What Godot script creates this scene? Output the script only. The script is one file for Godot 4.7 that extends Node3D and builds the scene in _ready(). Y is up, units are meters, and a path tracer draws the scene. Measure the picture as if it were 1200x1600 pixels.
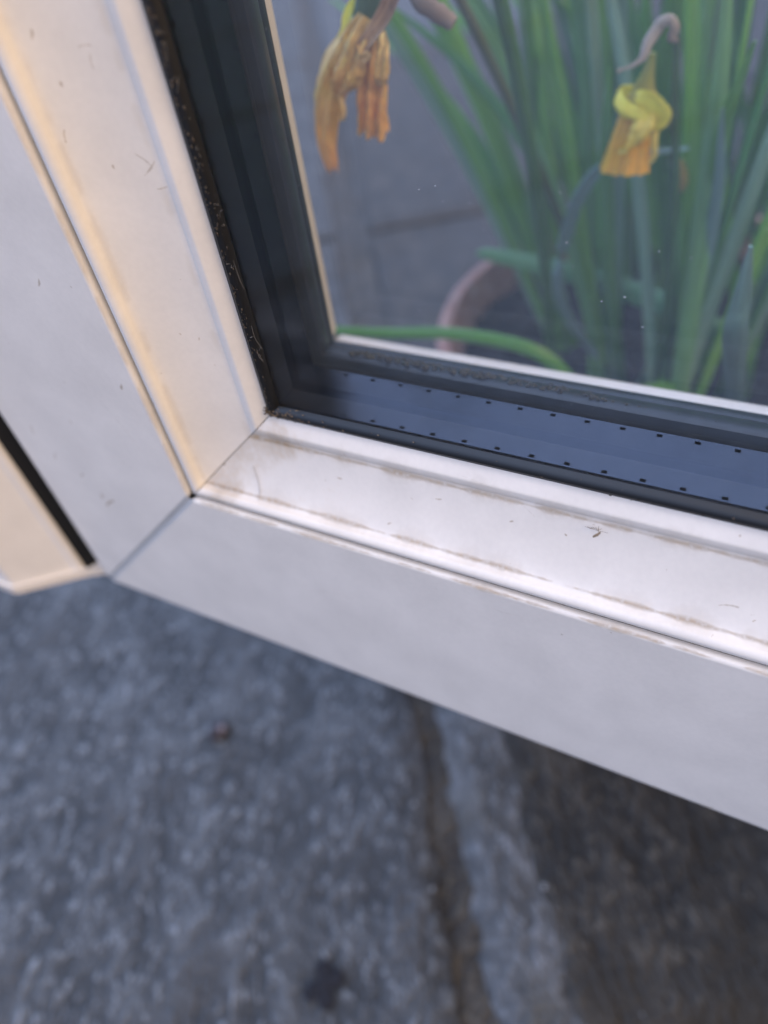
extends Node3D
# Lower corner of an open white plastic glazed door, daffodils in a terracotta pot behind its glass, stone paving below.

const LIFT := 0.12            # underside of the door above the paving
const GROUND := -0.10         # top of the paving
const LEAF_W := 0.72
const LEAF_H := 1.95

var rng := RandomNumberGenerator.new()
var taken := {}


# ------------------------------------------------------------------ naming
func numbered(called: String) -> String:
	taken[called] = taken.get(called, -1) + 1
	return called if taken[called] == 0 else "%s_%03d" % [called, taken[called]]


func thing(called: String, label: String, category: String, at := Vector3.ZERO, group := "") -> Node3D:
	var o := Node3D.new()
	o.name = numbered(called)
	add_child(o)
	o.position = at
	tag(o, label, category, group)
	return o


func tag(o: Node, label: String, category: String, group := "") -> void:
	o.set_meta("label", label)
	o.set_meta("category", category)
	if group:
		o.set_meta("group", group)


func part(called: String, mesh: Mesh, mat: Material, parent: Node, label := "") -> MeshInstance3D:
	var o := MeshInstance3D.new()
	o.name = called if parent != self else numbered(called)
	o.mesh = mesh
	o.material_override = mat
	parent.add_child(o, true)
	if label:
		o.set_meta("label", label)
	return o


# ------------------------------------------------------------------ geometry helpers
func begin() -> SurfaceTool:
	var st := SurfaceTool.new()
	st.begin(Mesh.PRIMITIVE_TRIANGLES)
	return st


func tri(st: SurfaceTool, p: Array, n: Array, uv: Array, c: Array) -> void:
	var g: Vector3 = (p[1] - p[0]).cross(p[2] - p[0])
	var order := [0, 1, 2]
	if g.dot(n[0] + n[1] + n[2]) > 0.0:
		order = [0, 2, 1]
	for k in order:
		st.set_normal(n[k])
		if uv:
			st.set_uv(uv[k])
		if c:
			st.set_color(c[k])
		st.add_vertex(p[k])


func quad(st: SurfaceTool, p: Array, n: Array, uv := [], c := []) -> void:
	for t in [[0, 1, 2], [0, 2, 3]]:
		tri(st, [p[t[0]], p[t[1]], p[t[2]]], [n[t[0]], n[t[1]], n[t[2]]],
			[uv[t[0]], uv[t[1]], uv[t[2]]] if uv else [], [c[t[0]], c[t[1]], c[t[2]]] if c else [])


func arcs(prof: Array) -> Array:
	var out := [0.0]
	for i in range(1, prof.size()):
		out.append(out[-1] + (prof[i] - prof[i - 1]).length())
	return out


func edge_normals(prof: Array) -> Array:
	# per edge: [normal at its start, normal at its end], smoothed where neighbours bend little
	var n := prof.size()
	var area := 0.0
	for i in n:
		area += prof[i].cross(prof[(i + 1) % n])
	var flat := []
	var size := []
	for i in n:
		var d: Vector2 = (prof[(i + 1) % n] - prof[i]).normalized()
		flat.append(Vector2(d.y, -d.x) * signf(area))
		size.append(minf((prof[(i + 1) % n] - prof[i]).length(), 0.02))
	var out := []
	for i in n:
		var a: Vector2 = flat[i]
		var before: Vector2 = flat[(i + n - 1) % n]
		var after: Vector2 = flat[(i + 1) % n]
		var k0: float = size[(i + n - 1) % n] / size[i]
		var k1: float = size[(i + 1) % n] / size[i]
		out.append([(a + before * k0).normalized() if a.dot(before) > 0.72 else a, (a + after * k1).normalized() if a.dot(after) > 0.72 else a])
	return out


# A mitred member of the rectangular leaf: profile points are (inwards from the outer edge, depth).
func member(prof: Array, side: String, seam := 0.0, gap := 0.0, skip := []) -> ArrayMesh:
	var st := begin()
	var long := LEAF_W if side in ["bottom", "top"] else LEAF_H
	var norms := edge_normals(prof)
	var arc := arcs(prof)
	var rings := [[0, gap, seam], [0, gap + 0.0016, 0.0], [1, gap + 0.0016, 0.0], [1, gap, seam]] if seam > 0.0 else [[0, gap, 0.0], [1, gap, 0.0]]
	for i in prof.size():
		if i in skip:
			continue
		var j := (i + 1) % prof.size()
		for k in rings.size() - 1:
			var p := []
			var n := []
			var uv := []
			for e in [[i, k, 0], [j, k, 1], [j, k + 1, 1], [i, k + 1, 0]]:
				var ring: Array = rings[e[1]]
				var q: Vector2 = prof[e[0]]
				var nn: Vector2 = norms[i][e[2]]
				var flat: Vector2 = q - nn * ring[2]
				var a: float = q.x + ring[1] if ring[0] == 0 else long - q.x - ring[1]
				p.append(placed(side, a, flat.x, flat.y))
				var nd := placed_dir(side, nn)
				if seam > 0.0 and k != 1:                      # the sloping sides of the weld groove
					var axis := Vector3.RIGHT if side in ["bottom", "top"] else Vector3.UP
					nd = (nd - axis * (0.36 if k == 0 else -0.36)).normalized()
				n.append(nd)
				var s: float = arc[e[0]] if e[0] != 0 or e[2] == 0 else arc[-1] + (prof[0] - prof[-1]).length()
				uv.append(Vector2(a / 0.3, s / 0.14))
			quad(st, p, n, uv)
	return st.commit()


func placed(side: String, a: float, r: float, z: float) -> Vector3:
	match side:
		"bottom": return Vector3(a, r, z)
		"top": return Vector3(a, LEAF_H - r, z)
		"left": return Vector3(r, a, z)
	return Vector3(LEAF_W - r, a, z)


func placed_dir(side: String, n: Vector2) -> Vector3:
	match side:
		"bottom": return Vector3(0, n.x, n.y)
		"top": return Vector3(0, -n.x, n.y)
		"left": return Vector3(n.x, 0, n.y)
	return Vector3(-n.x, 0, n.y)


# Straight extrusion of a closed (x, z) outline from y0 to y1, with caps.
func upright(prof: Array, y0: float, y1: float) -> ArrayMesh:
	var st := begin()
	var norms := edge_normals(prof)
	var arc := arcs(prof)
	for i in prof.size():
		var j := (i + 1) % prof.size()
		var a: Vector2 = prof[i]
		var b: Vector2 = prof[j]
		var na := Vector3(norms[i][0].x, 0, norms[i][0].y)
		var nb := Vector3(norms[i][1].x, 0, norms[i][1].y)
		var sb: float = arc[j] if j else arc[-1] + (prof[0] - prof[-1]).length()
		quad(st, [Vector3(a.x, y0, a.y), Vector3(b.x, y0, b.y), Vector3(b.x, y1, b.y), Vector3(a.x, y1, a.y)], [na, nb, nb, na],
			[Vector2(y0 / 0.3, arc[i] / 0.14), Vector2(y0 / 0.3, sb / 0.14), Vector2(y1 / 0.3, sb / 0.14), Vector2(y1 / 0.3, arc[i] / 0.14)])
	var ids := Geometry2D.triangulate_polygon(PackedVector2Array(prof))
	for k in range(0, ids.size(), 3):
		for e in [[y0, Vector3.DOWN], [y1, Vector3.UP]]:
			var p := []
			for m in 3:
				p.append(Vector3(prof[ids[k + m]].x, e[0], prof[ids[k + m]].y))
			tri(st, p, [e[1], e[1], e[1]], [Vector2.ZERO, Vector2.ZERO, Vector2.ZERO], [])
	return st.commit()


func crom(pts: Array, t: float) -> Variant:
	var n := pts.size() - 1
	var f := clampf(t, 0.0, 1.0) * n
	var i := mini(int(f), n - 1)
	var u := f - i
	var b = pts[i]
	var c = pts[i + 1]
	var a = pts[i - 1] if i > 0 else b * 2.0 - c
	var d = pts[i + 2] if i + 2 <= n else c * 2.0 - b
	return (b * 2.0 + (c - a) * u + (a * 2.0 - b * 5.0 + c * 4.0 - d) * u * u + (b * 3.0 - a - c * 3.0 + d) * u * u * u) * 0.5


# A thin curved sheet (petal, leaf) of real thickness along a path. o: side, side_end, curl, fold, folds, jag, thick, nu, nv, wave
func sheet(path: Array, widths: Array, cols: Array, o := {}) -> ArrayMesh:
	var nu: int = o.get("nu", 16)
	var nv: int = o.get("nv", 6)
	var s0: Vector3 = o.get("side", Vector3.RIGHT)
	var s1: Vector3 = o.get("side_end", s0)
	var curl: float = o.get("curl", 0.2)
	var fold: float = o.get("fold", 0.0)
	var folds: float = o.get("folds", 3.0)
	var jag: float = o.get("jag", 0.0)
	var wave: float = o.get("wave", 0.0)
	var thick: float = o.get("thick", 0.0002)
	var seed_: float = o.get("seed", 0.0)
	var streak: float = o.get("streak", 0.12)
	var crinkle: float = o.get("crinkle", 0.0)
	var noise := FastNoiseLite.new()
	noise.seed = int(seed_ * 17.0) + 3
	noise.frequency = 0.5
	var P := []
	var C := []
	for i in nu + 1:
		var t := float(i) / nu
		var at: Vector3 = crom(path, t)
		var T: Vector3 = (crom(path, minf(t + 0.02, 1.0)) - crom(path, maxf(t - 0.02, 0.0))).normalized()
		var S := s0.lerp(s1, t)
		S = (S - T * S.dot(T)).normalized()
		var N := T.cross(S)
		var w: float = crom(widths, t) * 0.5
		var row := []
		var crow := []
		for j in nv + 1:
			var c := 2.0 * j / nv - 1.0
			var lift := curl * w * (c * c - 0.4) + fold * w * sin(c * folds * 1.5 + t * 4.0 + seed_) + fold * w * 0.9 * noise.get_noise_2d(c * 2.5 + seed_ * 9.0, t * 7.0)
			lift += crinkle * w * (noise.get_noise_2d(c * 9.0 + 11.0, t * 26.0) + 0.6 * noise.get_noise_2d(c * 22.0, t * 40.0 + seed_))
			var along := jag * t * t * noise.get_noise_2d(j * 2.3 + seed_ * 5.0, 40.0) * 2.0
			var side_wave := 1.0 + wave * (noise.get_noise_2d(t * 9.0, c * 3.0 + seed_) + 0.6 * noise.get_noise_2d(t * 34.0, c * 2.0))
			row.append(at + S * c * w * side_wave + N * lift + T * along)
			var col: Color = cols[mini(int(t * (cols.size() - 1)), cols.size() - 2)].lerp(cols[mini(int(t * (cols.size() - 1)), cols.size() - 2) + 1], fposmod(t * (cols.size() - 1), 1.0) if t < 1.0 else 1.0)
			var k := 1.0 + streak * (noise.get_noise_2d(c * 16.0 + 60.0, t * 3.0) * 1.6 + noise.get_noise_2d(c * 6.0, t * 14.0 + 30.0) * 1.2)
			crow.append(Color(col.r * k, col.g * k, col.b * k))
		P.append(row)
		C.append(crow)
	var Nn := []
	for i in nu + 1:
		var row := []
		for j in nv + 1:
			var du: Vector3 = P[mini(i + 1, nu)][j] - P[maxi(i - 1, 0)][j]
			var dv: Vector3 = P[i][mini(j + 1, nv)] - P[i][maxi(j - 1, 0)]
			row.append(du.cross(dv).normalized())
		Nn.append(row)
	var st := begin()
	var h := thick * 0.5
	for i in nu:
		for j in nv:
			var q := [[i, j], [i, j + 1], [i + 1, j + 1], [i + 1, j]]
			for s in [1.0, -1.0]:
				var p := []
				var n := []
				var c := []
				for e in q:
					p.append(P[e[0]][e[1]] + Nn[e[0]][e[1]] * h * s)
					n.append(Nn[e[0]][e[1]] * s)
					c.append(C[e[0]][e[1]])
				quad(st, p, n, [], c)
	var rim := []
	for j in nv:
		rim.append([[0, j], [0, j + 1]])
		rim.append([[nu, j], [nu, j + 1]])
	for i in nu:
		rim.append([[i, 0], [i + 1, 0]])
		rim.append([[i, nv], [i + 1, nv]])
	for e in rim:
		var a: Vector3 = P[e[0][0]][e[0][1]]
		var b: Vector3 = P[e[1][0]][e[1][1]]
		var na: Vector3 = Nn[e[0][0]][e[0][1]]
		var nb: Vector3 = Nn[e[1][0]][e[1][1]]
		var middle: Vector3 = P[clampi(e[0][0], 1, nu - 1)][clampi(e[0][1], 1, nv - 1)]
		var out := (a - middle).normalized()
		var c0: Color = C[e[0][0]][e[0][1]]
		var c1: Color = C[e[1][0]][e[1][1]]
		quad(st, [a + na * h, b + nb * h, b - nb * h, a - na * h], [out, out, out, out], [], [c0, c1, c1, c0])
	return st.commit()


func tube(path: Array, radii: Array, cols: Array, nu := 18, nv := 8, rough := 0.0, flat := 1.0, seed_ := 0.0) -> ArrayMesh:
	var st := begin()
	var noise := FastNoiseLite.new()
	noise.seed = int(seed_) + 11
	noise.frequency = 0.35
	var P := []
	var N := []
	var C := []
	for i in nu + 1:
		var t := float(i) / nu
		var at: Vector3 = crom(path, t)
		var T: Vector3 = (crom(path, minf(t + 0.02, 1.0)) - crom(path, maxf(t - 0.02, 0.0))).normalized()
		var S := T.cross(Vector3(0.31, 0.2, 0.93)).normalized()
		var B := T.cross(S)
		var r: float = crom(radii, t)
		var row := []
		var nrow := []
		for j in nv:
			var a := TAU * j / nv
			var d := S * cos(a) + B * sin(a) * flat
			row.append(at + d * r * (1.0 + rough * noise.get_noise_2d(t * 22.0, j * 3.0)))
			nrow.append((S * cos(a) + B * sin(a) / flat).normalized())
		P.append(row)
		N.append(nrow)
		var g := t * (cols.size() - 1)
		var m := mini(int(g), cols.size() - 2)
		C.append(cols[m].lerp(cols[m + 1], g - m))
	for i in nu:
		for j in nv:
			var k := (j + 1) % nv
			quad(st, [P[i][j], P[i][k], P[i + 1][k], P[i + 1][j]], [N[i][j], N[i][k], N[i + 1][k], N[i + 1][j]], [], [C[i], C[i], C[i + 1], C[i + 1]])
	for e in [0, nu]:
		var mid: Vector3 = crom(path, 0.0 if e == 0 else 1.0)
		var n: Vector3 = (crom(path, 0.0) - crom(path, 0.05)).normalized() if e == 0 else (crom(path, 1.0) - crom(path, 0.95)).normalized()
		for j in nv:
			tri(st, [mid, P[e][j], P[e][(j + 1) % nv]], [n, n, n], [], [C[e], C[e], C[e]])
	return st.commit()


func lathe(prof: Array, segs: int, wobble := 0.0) -> ArrayMesh:
	var st := begin()
	var norms := edge_normals(prof)
	var noise := FastNoiseLite.new()
	noise.seed = 5
	noise.frequency = 0.8
	for i in prof.size():
		var j := (i + 1) % prof.size()
		for k in segs:
			var p := []
			var n := []
			for e in [[i, k, 0], [j, k, 1], [j, k + 1, 1], [i, k + 1, 0]]:
				var a: float = TAU * e[1] / segs
				var q: Vector2 = prof[e[0]]
				var w := 1.0 + wobble * noise.get_noise_3d(cos(a) * 3.0, sin(a) * 3.0, q.y * 40.0)
				p.append(Vector3(q.x * w * cos(a), q.y, q.x * w * sin(a)))
				var m: Vector2 = norms[i][e[2]]
				n.append(Vector3(m.x * cos(a), m.y, m.x * sin(a)))
			quad(st, p, n)
	return st.commit()


func lump(st: SurfaceTool, at: Vector3, size: Vector3, col: Color, fine := false) -> void:
	# an irregular grain: a dented octahedron, once divided where it shows large
	var tip := [Vector3.UP, Vector3.DOWN, Vector3.LEFT, Vector3.RIGHT, Vector3.FORWARD, Vector3.BACK]
	var faces := [[0, 3, 4], [0, 4, 2], [0, 2, 5], [0, 5, 3], [1, 4, 3], [1, 2, 4], [1, 5, 2], [1, 3, 5]]
	var turn := Basis.from_euler(Vector3(rng.randf() * TAU, rng.randf() * TAU, rng.randf() * TAU))
	var verts := []
	for v in tip:
		verts.append(turn * v * rng.randf_range(0.65, 1.2))
	if fine:
		var mids := {}
		for level in 2:
			var next := []
			mids.clear()
			for f in faces:
				var m := []
				for e in 3:
					var key := Vector2i(mini(f[e], f[(e + 1) % 3]), maxi(f[e], f[(e + 1) % 3]))
					if not mids.has(key):
						var v: Vector3 = (verts[key.x] + verts[key.y]) * 0.5
						mids[key] = verts.size()
						verts.append(v.normalized() * lerpf(v.length(), 1.0, 0.55) * rng.randf_range(0.93, 1.07))
					m.append(mids[key])
				next.append_array([[f[0], m[0], m[2]], [m[0], f[1], m[1]], [m[2], m[1], f[2]], [m[0], m[1], m[2]]])
			faces = next
	for f in faces:
		var p := []
		for k in 3:
			p.append(at + verts[f[k]] * size)
		var n: Vector3 = (p[1] - p[0]).cross(p[2] - p[0]).normalized()
		var mid: Vector3 = (p[0] + p[1] + p[2]) / 3.0 - at
		if n.dot(mid) < 0.0:
			n = -n
		var ns := [n, n, n]
		if fine:
			ns = []
			for k in 3:
				ns.append(((p[k] - at) / size / size).normalized())
		tri(st, p, ns, [], [col, col, col])


# ------------------------------------------------------------------ materials
func lin(r: float, g: float, b: float) -> Color:
	return Color(r, g, b).linear_to_srgb()


func plain(r: float, g: float, b: float, rough: float, spec := 0.5) -> StandardMaterial3D:
	var m := StandardMaterial3D.new()
	m.albedo_color = lin(r, g, b)
	m.roughness = rough
	m.metallic_specular = spec
	return m


func tinted(rough: float, back := 0.0) -> StandardMaterial3D:
	var m := StandardMaterial3D.new()
	m.vertex_color_use_as_albedo = true
	m.roughness = rough
	if back > 0.0:
		m.backlight_enabled = true
		m.backlight = Color(back, back, back)
	return m


func noise_of(kind: int, freq: float, seed_: int, octaves := 4) -> FastNoiseLite:
	var n := FastNoiseLite.new()
	n.noise_type = kind
	n.frequency = freq
	n.seed = seed_
	n.fractal_octaves = octaves
	return n


func picture(w: int, h: int, data: PackedByteArray) -> ImageTexture:
	return ImageTexture.create_from_image(Image.create_from_data(w, h, false, Image.FORMAT_RGB8, data))


# Old white plastic. The picture covers 0.3 m along the bar and 0.14 m round its outline.
# lines: [arc, half width, strength, share of the length that is dirty]; spots: [along, arc, length, angle, width, strength]
func plastic(seed_: int, lines: Array, spots: Array, corner := 0.0, speck := 0.5) -> StandardMaterial3D:
	var w := 2048
	var h := 896
	var fine := noise_of(FastNoiseLite.TYPE_SIMPLEX_SMOOTH, 0.09, seed_, 3)
	var broad := noise_of(FastNoiseLite.TYPE_SIMPLEX_SMOOTH, 0.008, seed_ + 1, 4)
	var fi := fine.get_image(w, h, false, false, false).get_data()
	var bi := broad.get_image(w, h, false, false, false).get_data()
	var dirt := PackedFloat32Array()
	dirt.resize(w * h)
	var along := noise_of(FastNoiseLite.TYPE_SIMPLEX_SMOOTH, 0.012, seed_ + 2, 4)
	for l in lines:
		for x in w:
			var n := along.get_noise_2d(x, l[0] * 9000.0)
			var half: float = l[1] * (0.45 + 1.3 * maxf(0.0, n + 0.35)) / 0.14 * h
			var there := smoothstep(-0.25, 0.15, n + l[3] - 0.5)
			var mid: float = l[0] / 0.14 * h + along.get_noise_2d(x * 3.0, 77.0) * 0.8
			for y in range(maxi(0, int(mid - half * 3.0)), mini(h, int(mid + half * 3.0) + 2)):
				var f := (fi[y * w + x] - 128) / 90.0
				var d := absf(y - mid) / half + f * 0.45 + (bi[y * w + x] - 128) / 300.0
				dirt[y * w + x] += l[2] * there * (1.0 - smoothstep(0.0, 2.2, d)) * (0.75 + f * 0.5)
	if corner > 0.0:
		for y in h:
			for x in 900:
				var reach := x / 2048.0 * 0.3 - 0.06 - clampf(y / float(h) * 0.14 - 0.004, 0.0, 0.022) * 0.85
				var n := (bi[y * w + x] - 128) / 128.0 + (fi[y * w + x] - 128) / 480.0
				dirt[y * w + x] += corner * smoothstep(-0.2, 0.9, 0.42 - reach / 0.03 + n * 0.9) * (0.75 + n * 0.8)
	var r := RandomNumberGenerator.new()
	r.seed = seed_
	var marks := spots.duplicate()
	for k in int(150 * speck):
		marks.append([r.randf() * 0.3, r.randf() * 0.14, r.randf_range(0.0001, 0.0007), r.randf() * TAU, r.randf_range(0.00008, 0.0002), r.randf_range(0.1, 0.5)])
	for k in 22:                                             # faint old scratches and wipe marks
		marks.append([r.randf() * 0.3, r.randf() * 0.14, r.randf_range(0.004, 0.022), r.randfn(0.0, 0.5), r.randf_range(0.00006, 0.00016), r.randf_range(0.04, 0.13)])
	for m in marks:
		var steps := maxi(2, int(m[2] / 0.0001))
		var bend := r.randf_range(-0.4, 0.4)
		for s in steps:
			var t := float(s) / steps - 0.5
			var a: float = m[3] + bend * t
			var cx: float = (m[0] + cos(a) * t * m[2]) / 0.3 * w
			var cy: float = (m[1] + sin(a) * t * m[2]) / 0.14 * h
			var rad: float = m[4] * (1.2 - absf(t)) / 0.14 * h
			for y in range(int(cy - rad - 1), int(cy + rad + 2)):
				for x in range(int(cx - rad - 1), int(cx + rad + 2)):
					if y >= 0 and y < h:
						var xx := posmod(x, w)
						var f := (fi[y * w + xx] - 128) / 128.0
						dirt[y * w + xx] = maxf(dirt[y * w + xx], m[5] * (1.0 - smoothstep(0.4, 1.1, Vector2(x - cx, y - cy).length() / rad + f * 0.7)))
	var out := PackedByteArray()
	out.resize(w * h * 3)
	var clean := Vector3(0.872, 0.846, 0.812)
	var grime := Vector3(0.50, 0.41, 0.30)
	for i in w * h:
		var k := 1.0 + (bi[i] - 128) / 128.0 * 0.035 + (fi[i] - 128) / 128.0 * 0.012
		var d := clampf(dirt[i], 0.0, 0.92)
		var g := 1.0 + (fi[i] - 128) / 128.0 * 0.3
		out[i * 3] = clampi(int(255.0 * lerpf(clean.x * k, grime.x * g, d)), 0, 255)
		out[i * 3 + 1] = clampi(int(255.0 * lerpf(clean.y * k, grime.y * g, d)), 0, 255)
		out[i * 3 + 2] = clampi(int(255.0 * lerpf(clean.z * k, grime.z * g, d)), 0, 255)
	var m := StandardMaterial3D.new()
	m.albedo_texture = picture(w, h, out)
	m.roughness = 0.3
	m.metallic_specular = 0.5
	return m


# Weathered stone: tileable over 0.6 m. a, b: dark and light tone (sRGB)
func stone(seed_: int, dark: Vector3, light: Vector3, fleck: Vector3, brown: Vector3) -> StandardMaterial3D:
	var s := 1024
	var n1 := noise_of(FastNoiseLite.TYPE_SIMPLEX_SMOOTH, 0.012, seed_, 5).get_seamless_image(s, s).get_data()
	var n2 := noise_of(FastNoiseLite.TYPE_SIMPLEX_SMOOTH, 0.055, seed_ + 1, 3).get_seamless_image(s, s).get_data()
	var n3 := noise_of(FastNoiseLite.TYPE_SIMPLEX_SMOOTH, 0.16, seed_ + 2, 2).get_seamless_image(s, s).get_data()
	var n4 := noise_of(FastNoiseLite.TYPE_SIMPLEX_SMOOTH, 0.007, seed_ + 3, 4).get_seamless_image(s, s).get_data()
	var col := PackedByteArray()
	col.resize(s * s * 3)
	var high := PackedByteArray()
	high.resize(s * s * 3)
	for i in s * s:
		var a := n1[i] / 255.0
		var b := n2[i] / 255.0
		var c := n3[i] / 255.0
		var d := n4[i] / 255.0
		var t := clampf(0.45 + (a - 0.5) * 1.3 + (b - 0.5) * 0.8 + (c - 0.5) * 0.75, 0.0, 1.0)
		var v := dark.lerp(light, t)
		v = v.lerp(fleck, smoothstep(0.57, 0.74, b * 0.6 + c * 0.4) * 0.75)
		v = v.lerp(brown, smoothstep(0.55, 0.8, d) * 0.6 * (0.5 + b))
		col[i * 3] = clampi(int(v.x * 255.0), 0, 255)
		col[i * 3 + 1] = clampi(int(v.y * 255.0), 0, 255)
		col[i * 3 + 2] = clampi(int(v.z * 255.0), 0, 255)
		var g := clampi(int((a * 0.45 + b * 0.35 + c * 0.2) * 255.0), 0, 255)
		high[i * 3] = g
		high[i * 3 + 1] = g
		high[i * 3 + 2] = g
	var m := StandardMaterial3D.new()
	m.albedo_texture = picture(s, s, col)
	m.heightmap_enabled = true
	m.heightmap_texture = picture(s, s, high)
	m.heightmap_scale = 0.7
	m.uv1_triplanar = true
	m.uv1_scale = Vector3(1.0 / 0.42, 1.0 / 0.5, 1.0 / 0.74)
	m.roughness = 0.62
	m.metallic_specular = 0.45
	return m


# ------------------------------------------------------------------ the scene
func _ready() -> void:
	rng.seed = 7
	set_view()
	set_light()
	make_paving()
	make_shade_blocks()
	make_door()
	make_adjoining_leaf()
	make_pot()
	make_plants()
	make_flowers()
	make_small_things()


func set_view() -> void:
	var cam := Camera3D.new()
	cam.name = "camera"
	add_child(cam)
	var look := Basis(Vector3(0.8895, -0.1234, -0.44), Vector3(-0.2444, 0.685, -0.6863), Vector3(0.3861, 0.718, 0.5792)).orthonormalized()
	cam.transform = Transform3D(look, Vector3(0.163, 0.1683 + LIFT, 0.0765))
	cam.near = 0.01
	cam.far = 200.0
	var a := CameraAttributesPhysical.new()
	a.frustum_focal_length = 16.337
	a.frustum_near = 0.01
	a.frustum_far = 200.0
	a.frustum_focus_distance = 0.124
	a.exposure_aperture = 5.2
	cam.attributes = a
	cam.fov = rad_to_deg(2.0 * atan(800.0 / 1089.17))
	cam.current = true


func set_light() -> void:
	var sky_mat := ProceduralSkyMaterial.new()
	sky_mat.sky_top_color = Color(1.22, 1.38, 1.67)
	sky_mat.sky_horizon_color = Color(0.56, 0.65, 0.84)
	sky_mat.sky_curve = 0.9
	sky_mat.ground_bottom_color = Color(0.25, 0.26, 0.3)
	sky_mat.ground_horizon_color = Color(0.45, 0.48, 0.55)
	sky_mat.energy_multiplier = 1.0
	var sky := Sky.new()
	sky.sky_material = sky_mat
	var e := Environment.new()
	e.background_mode = Environment.BG_SKY
	e.sky = sky
	e.tonemap_mode = Environment.TONE_MAPPER_LINEAR
	e.tonemap_exposure = 1.33
	e.sdfgi_enabled = true
	e.ssao_enabled = true
	e.ssil_enabled = true
	var w := WorldEnvironment.new()
	w.name = "surroundings"
	w.environment = e
	add_child(w)
	var sun := DirectionalLight3D.new()
	sun.name = "sun"
	sun.light_color = Color(1.0, 0.88, 0.74)
	sun.light_energy = 0.85
	sun.light_angular_distance = 52.0
	sun.shadow_enabled = true
	add_child(sun)
	sun.look_at_from_position(Vector3(0.81, 0.54, 0.12), Vector3.ZERO, Vector3.UP)


# ------------------------------------------------------------------ paving
func slab_mesh(seed_: int, wx: float, wz: float) -> ArrayMesh:
	var n := noise_of(FastNoiseLite.TYPE_SIMPLEX_SMOOTH, 9.0, seed_, 4)
	var st := begin()
	var k := 40
	var pts := []
	for i in k + 1:
		var row := []
		for j in k + 1:
			var u := 2.0 * i / k - 1.0
			var v := 2.0 * j / k - 1.0
			u = signf(u) * (1.0 - pow(1.0 - absf(u), 1.5))
			v = signf(v) * (1.0 - pow(1.0 - absf(v), 1.5))
			var x := u * wx * 0.5
			var z := v * wz * 0.5
			var to_edge := minf(wx * 0.5 - absf(x), wz * 0.5 - absf(z))
			var y := n.get_noise_2d(x, z) * 0.0016 - 0.0060 * pow(1.0 - clampf(to_edge / 0.013, 0.0, 1.0), 2.0)
			x += n.get_noise_2d(z * 3.0, u * 3.0) * 0.006 * absf(u)
			z += n.get_noise_2d(x * 2.0, v * 3.0 + 9.0) * 0.003 * absf(v)
			row.append(Vector3(x, y, z))
		pts.append(row)
	for i in k:
		for j in k:
			var p := [pts[i][j], pts[i + 1][j], pts[i + 1][j + 1], pts[i][j + 1]]
			var nn := []
			for e in [[i, j], [i + 1, j], [i + 1, j + 1], [i, j + 1]]:
				var dx: Vector3 = pts[mini(e[0] + 1, k)][e[1]] - pts[maxi(e[0] - 1, 0)][e[1]]
				var dz: Vector3 = pts[e[0]][mini(e[1] + 1, k)] - pts[e[0]][maxi(e[1] - 1, 0)]
				nn.append(dz.cross(dx).normalized())
			quad(st, p, nn)
	var rim := []
	for i in k:
		rim.append([pts[i][0], pts[i + 1][0], Vector3.FORWARD])
		rim.append([pts[i][k], pts[i + 1][k], Vector3.BACK])
		rim.append([pts[0][i], pts[0][i + 1], Vector3.LEFT])
		rim.append([pts[k][i], pts[k][i + 1], Vector3.RIGHT])
	for e in rim:
		var d: Vector3 = Vector3(0, -0.035, 0)
		quad(st, [e[0], e[1], e[1] + d, e[0] + d], [e[2], e[2], e[2], e[2]])
	return st.commit()


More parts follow.
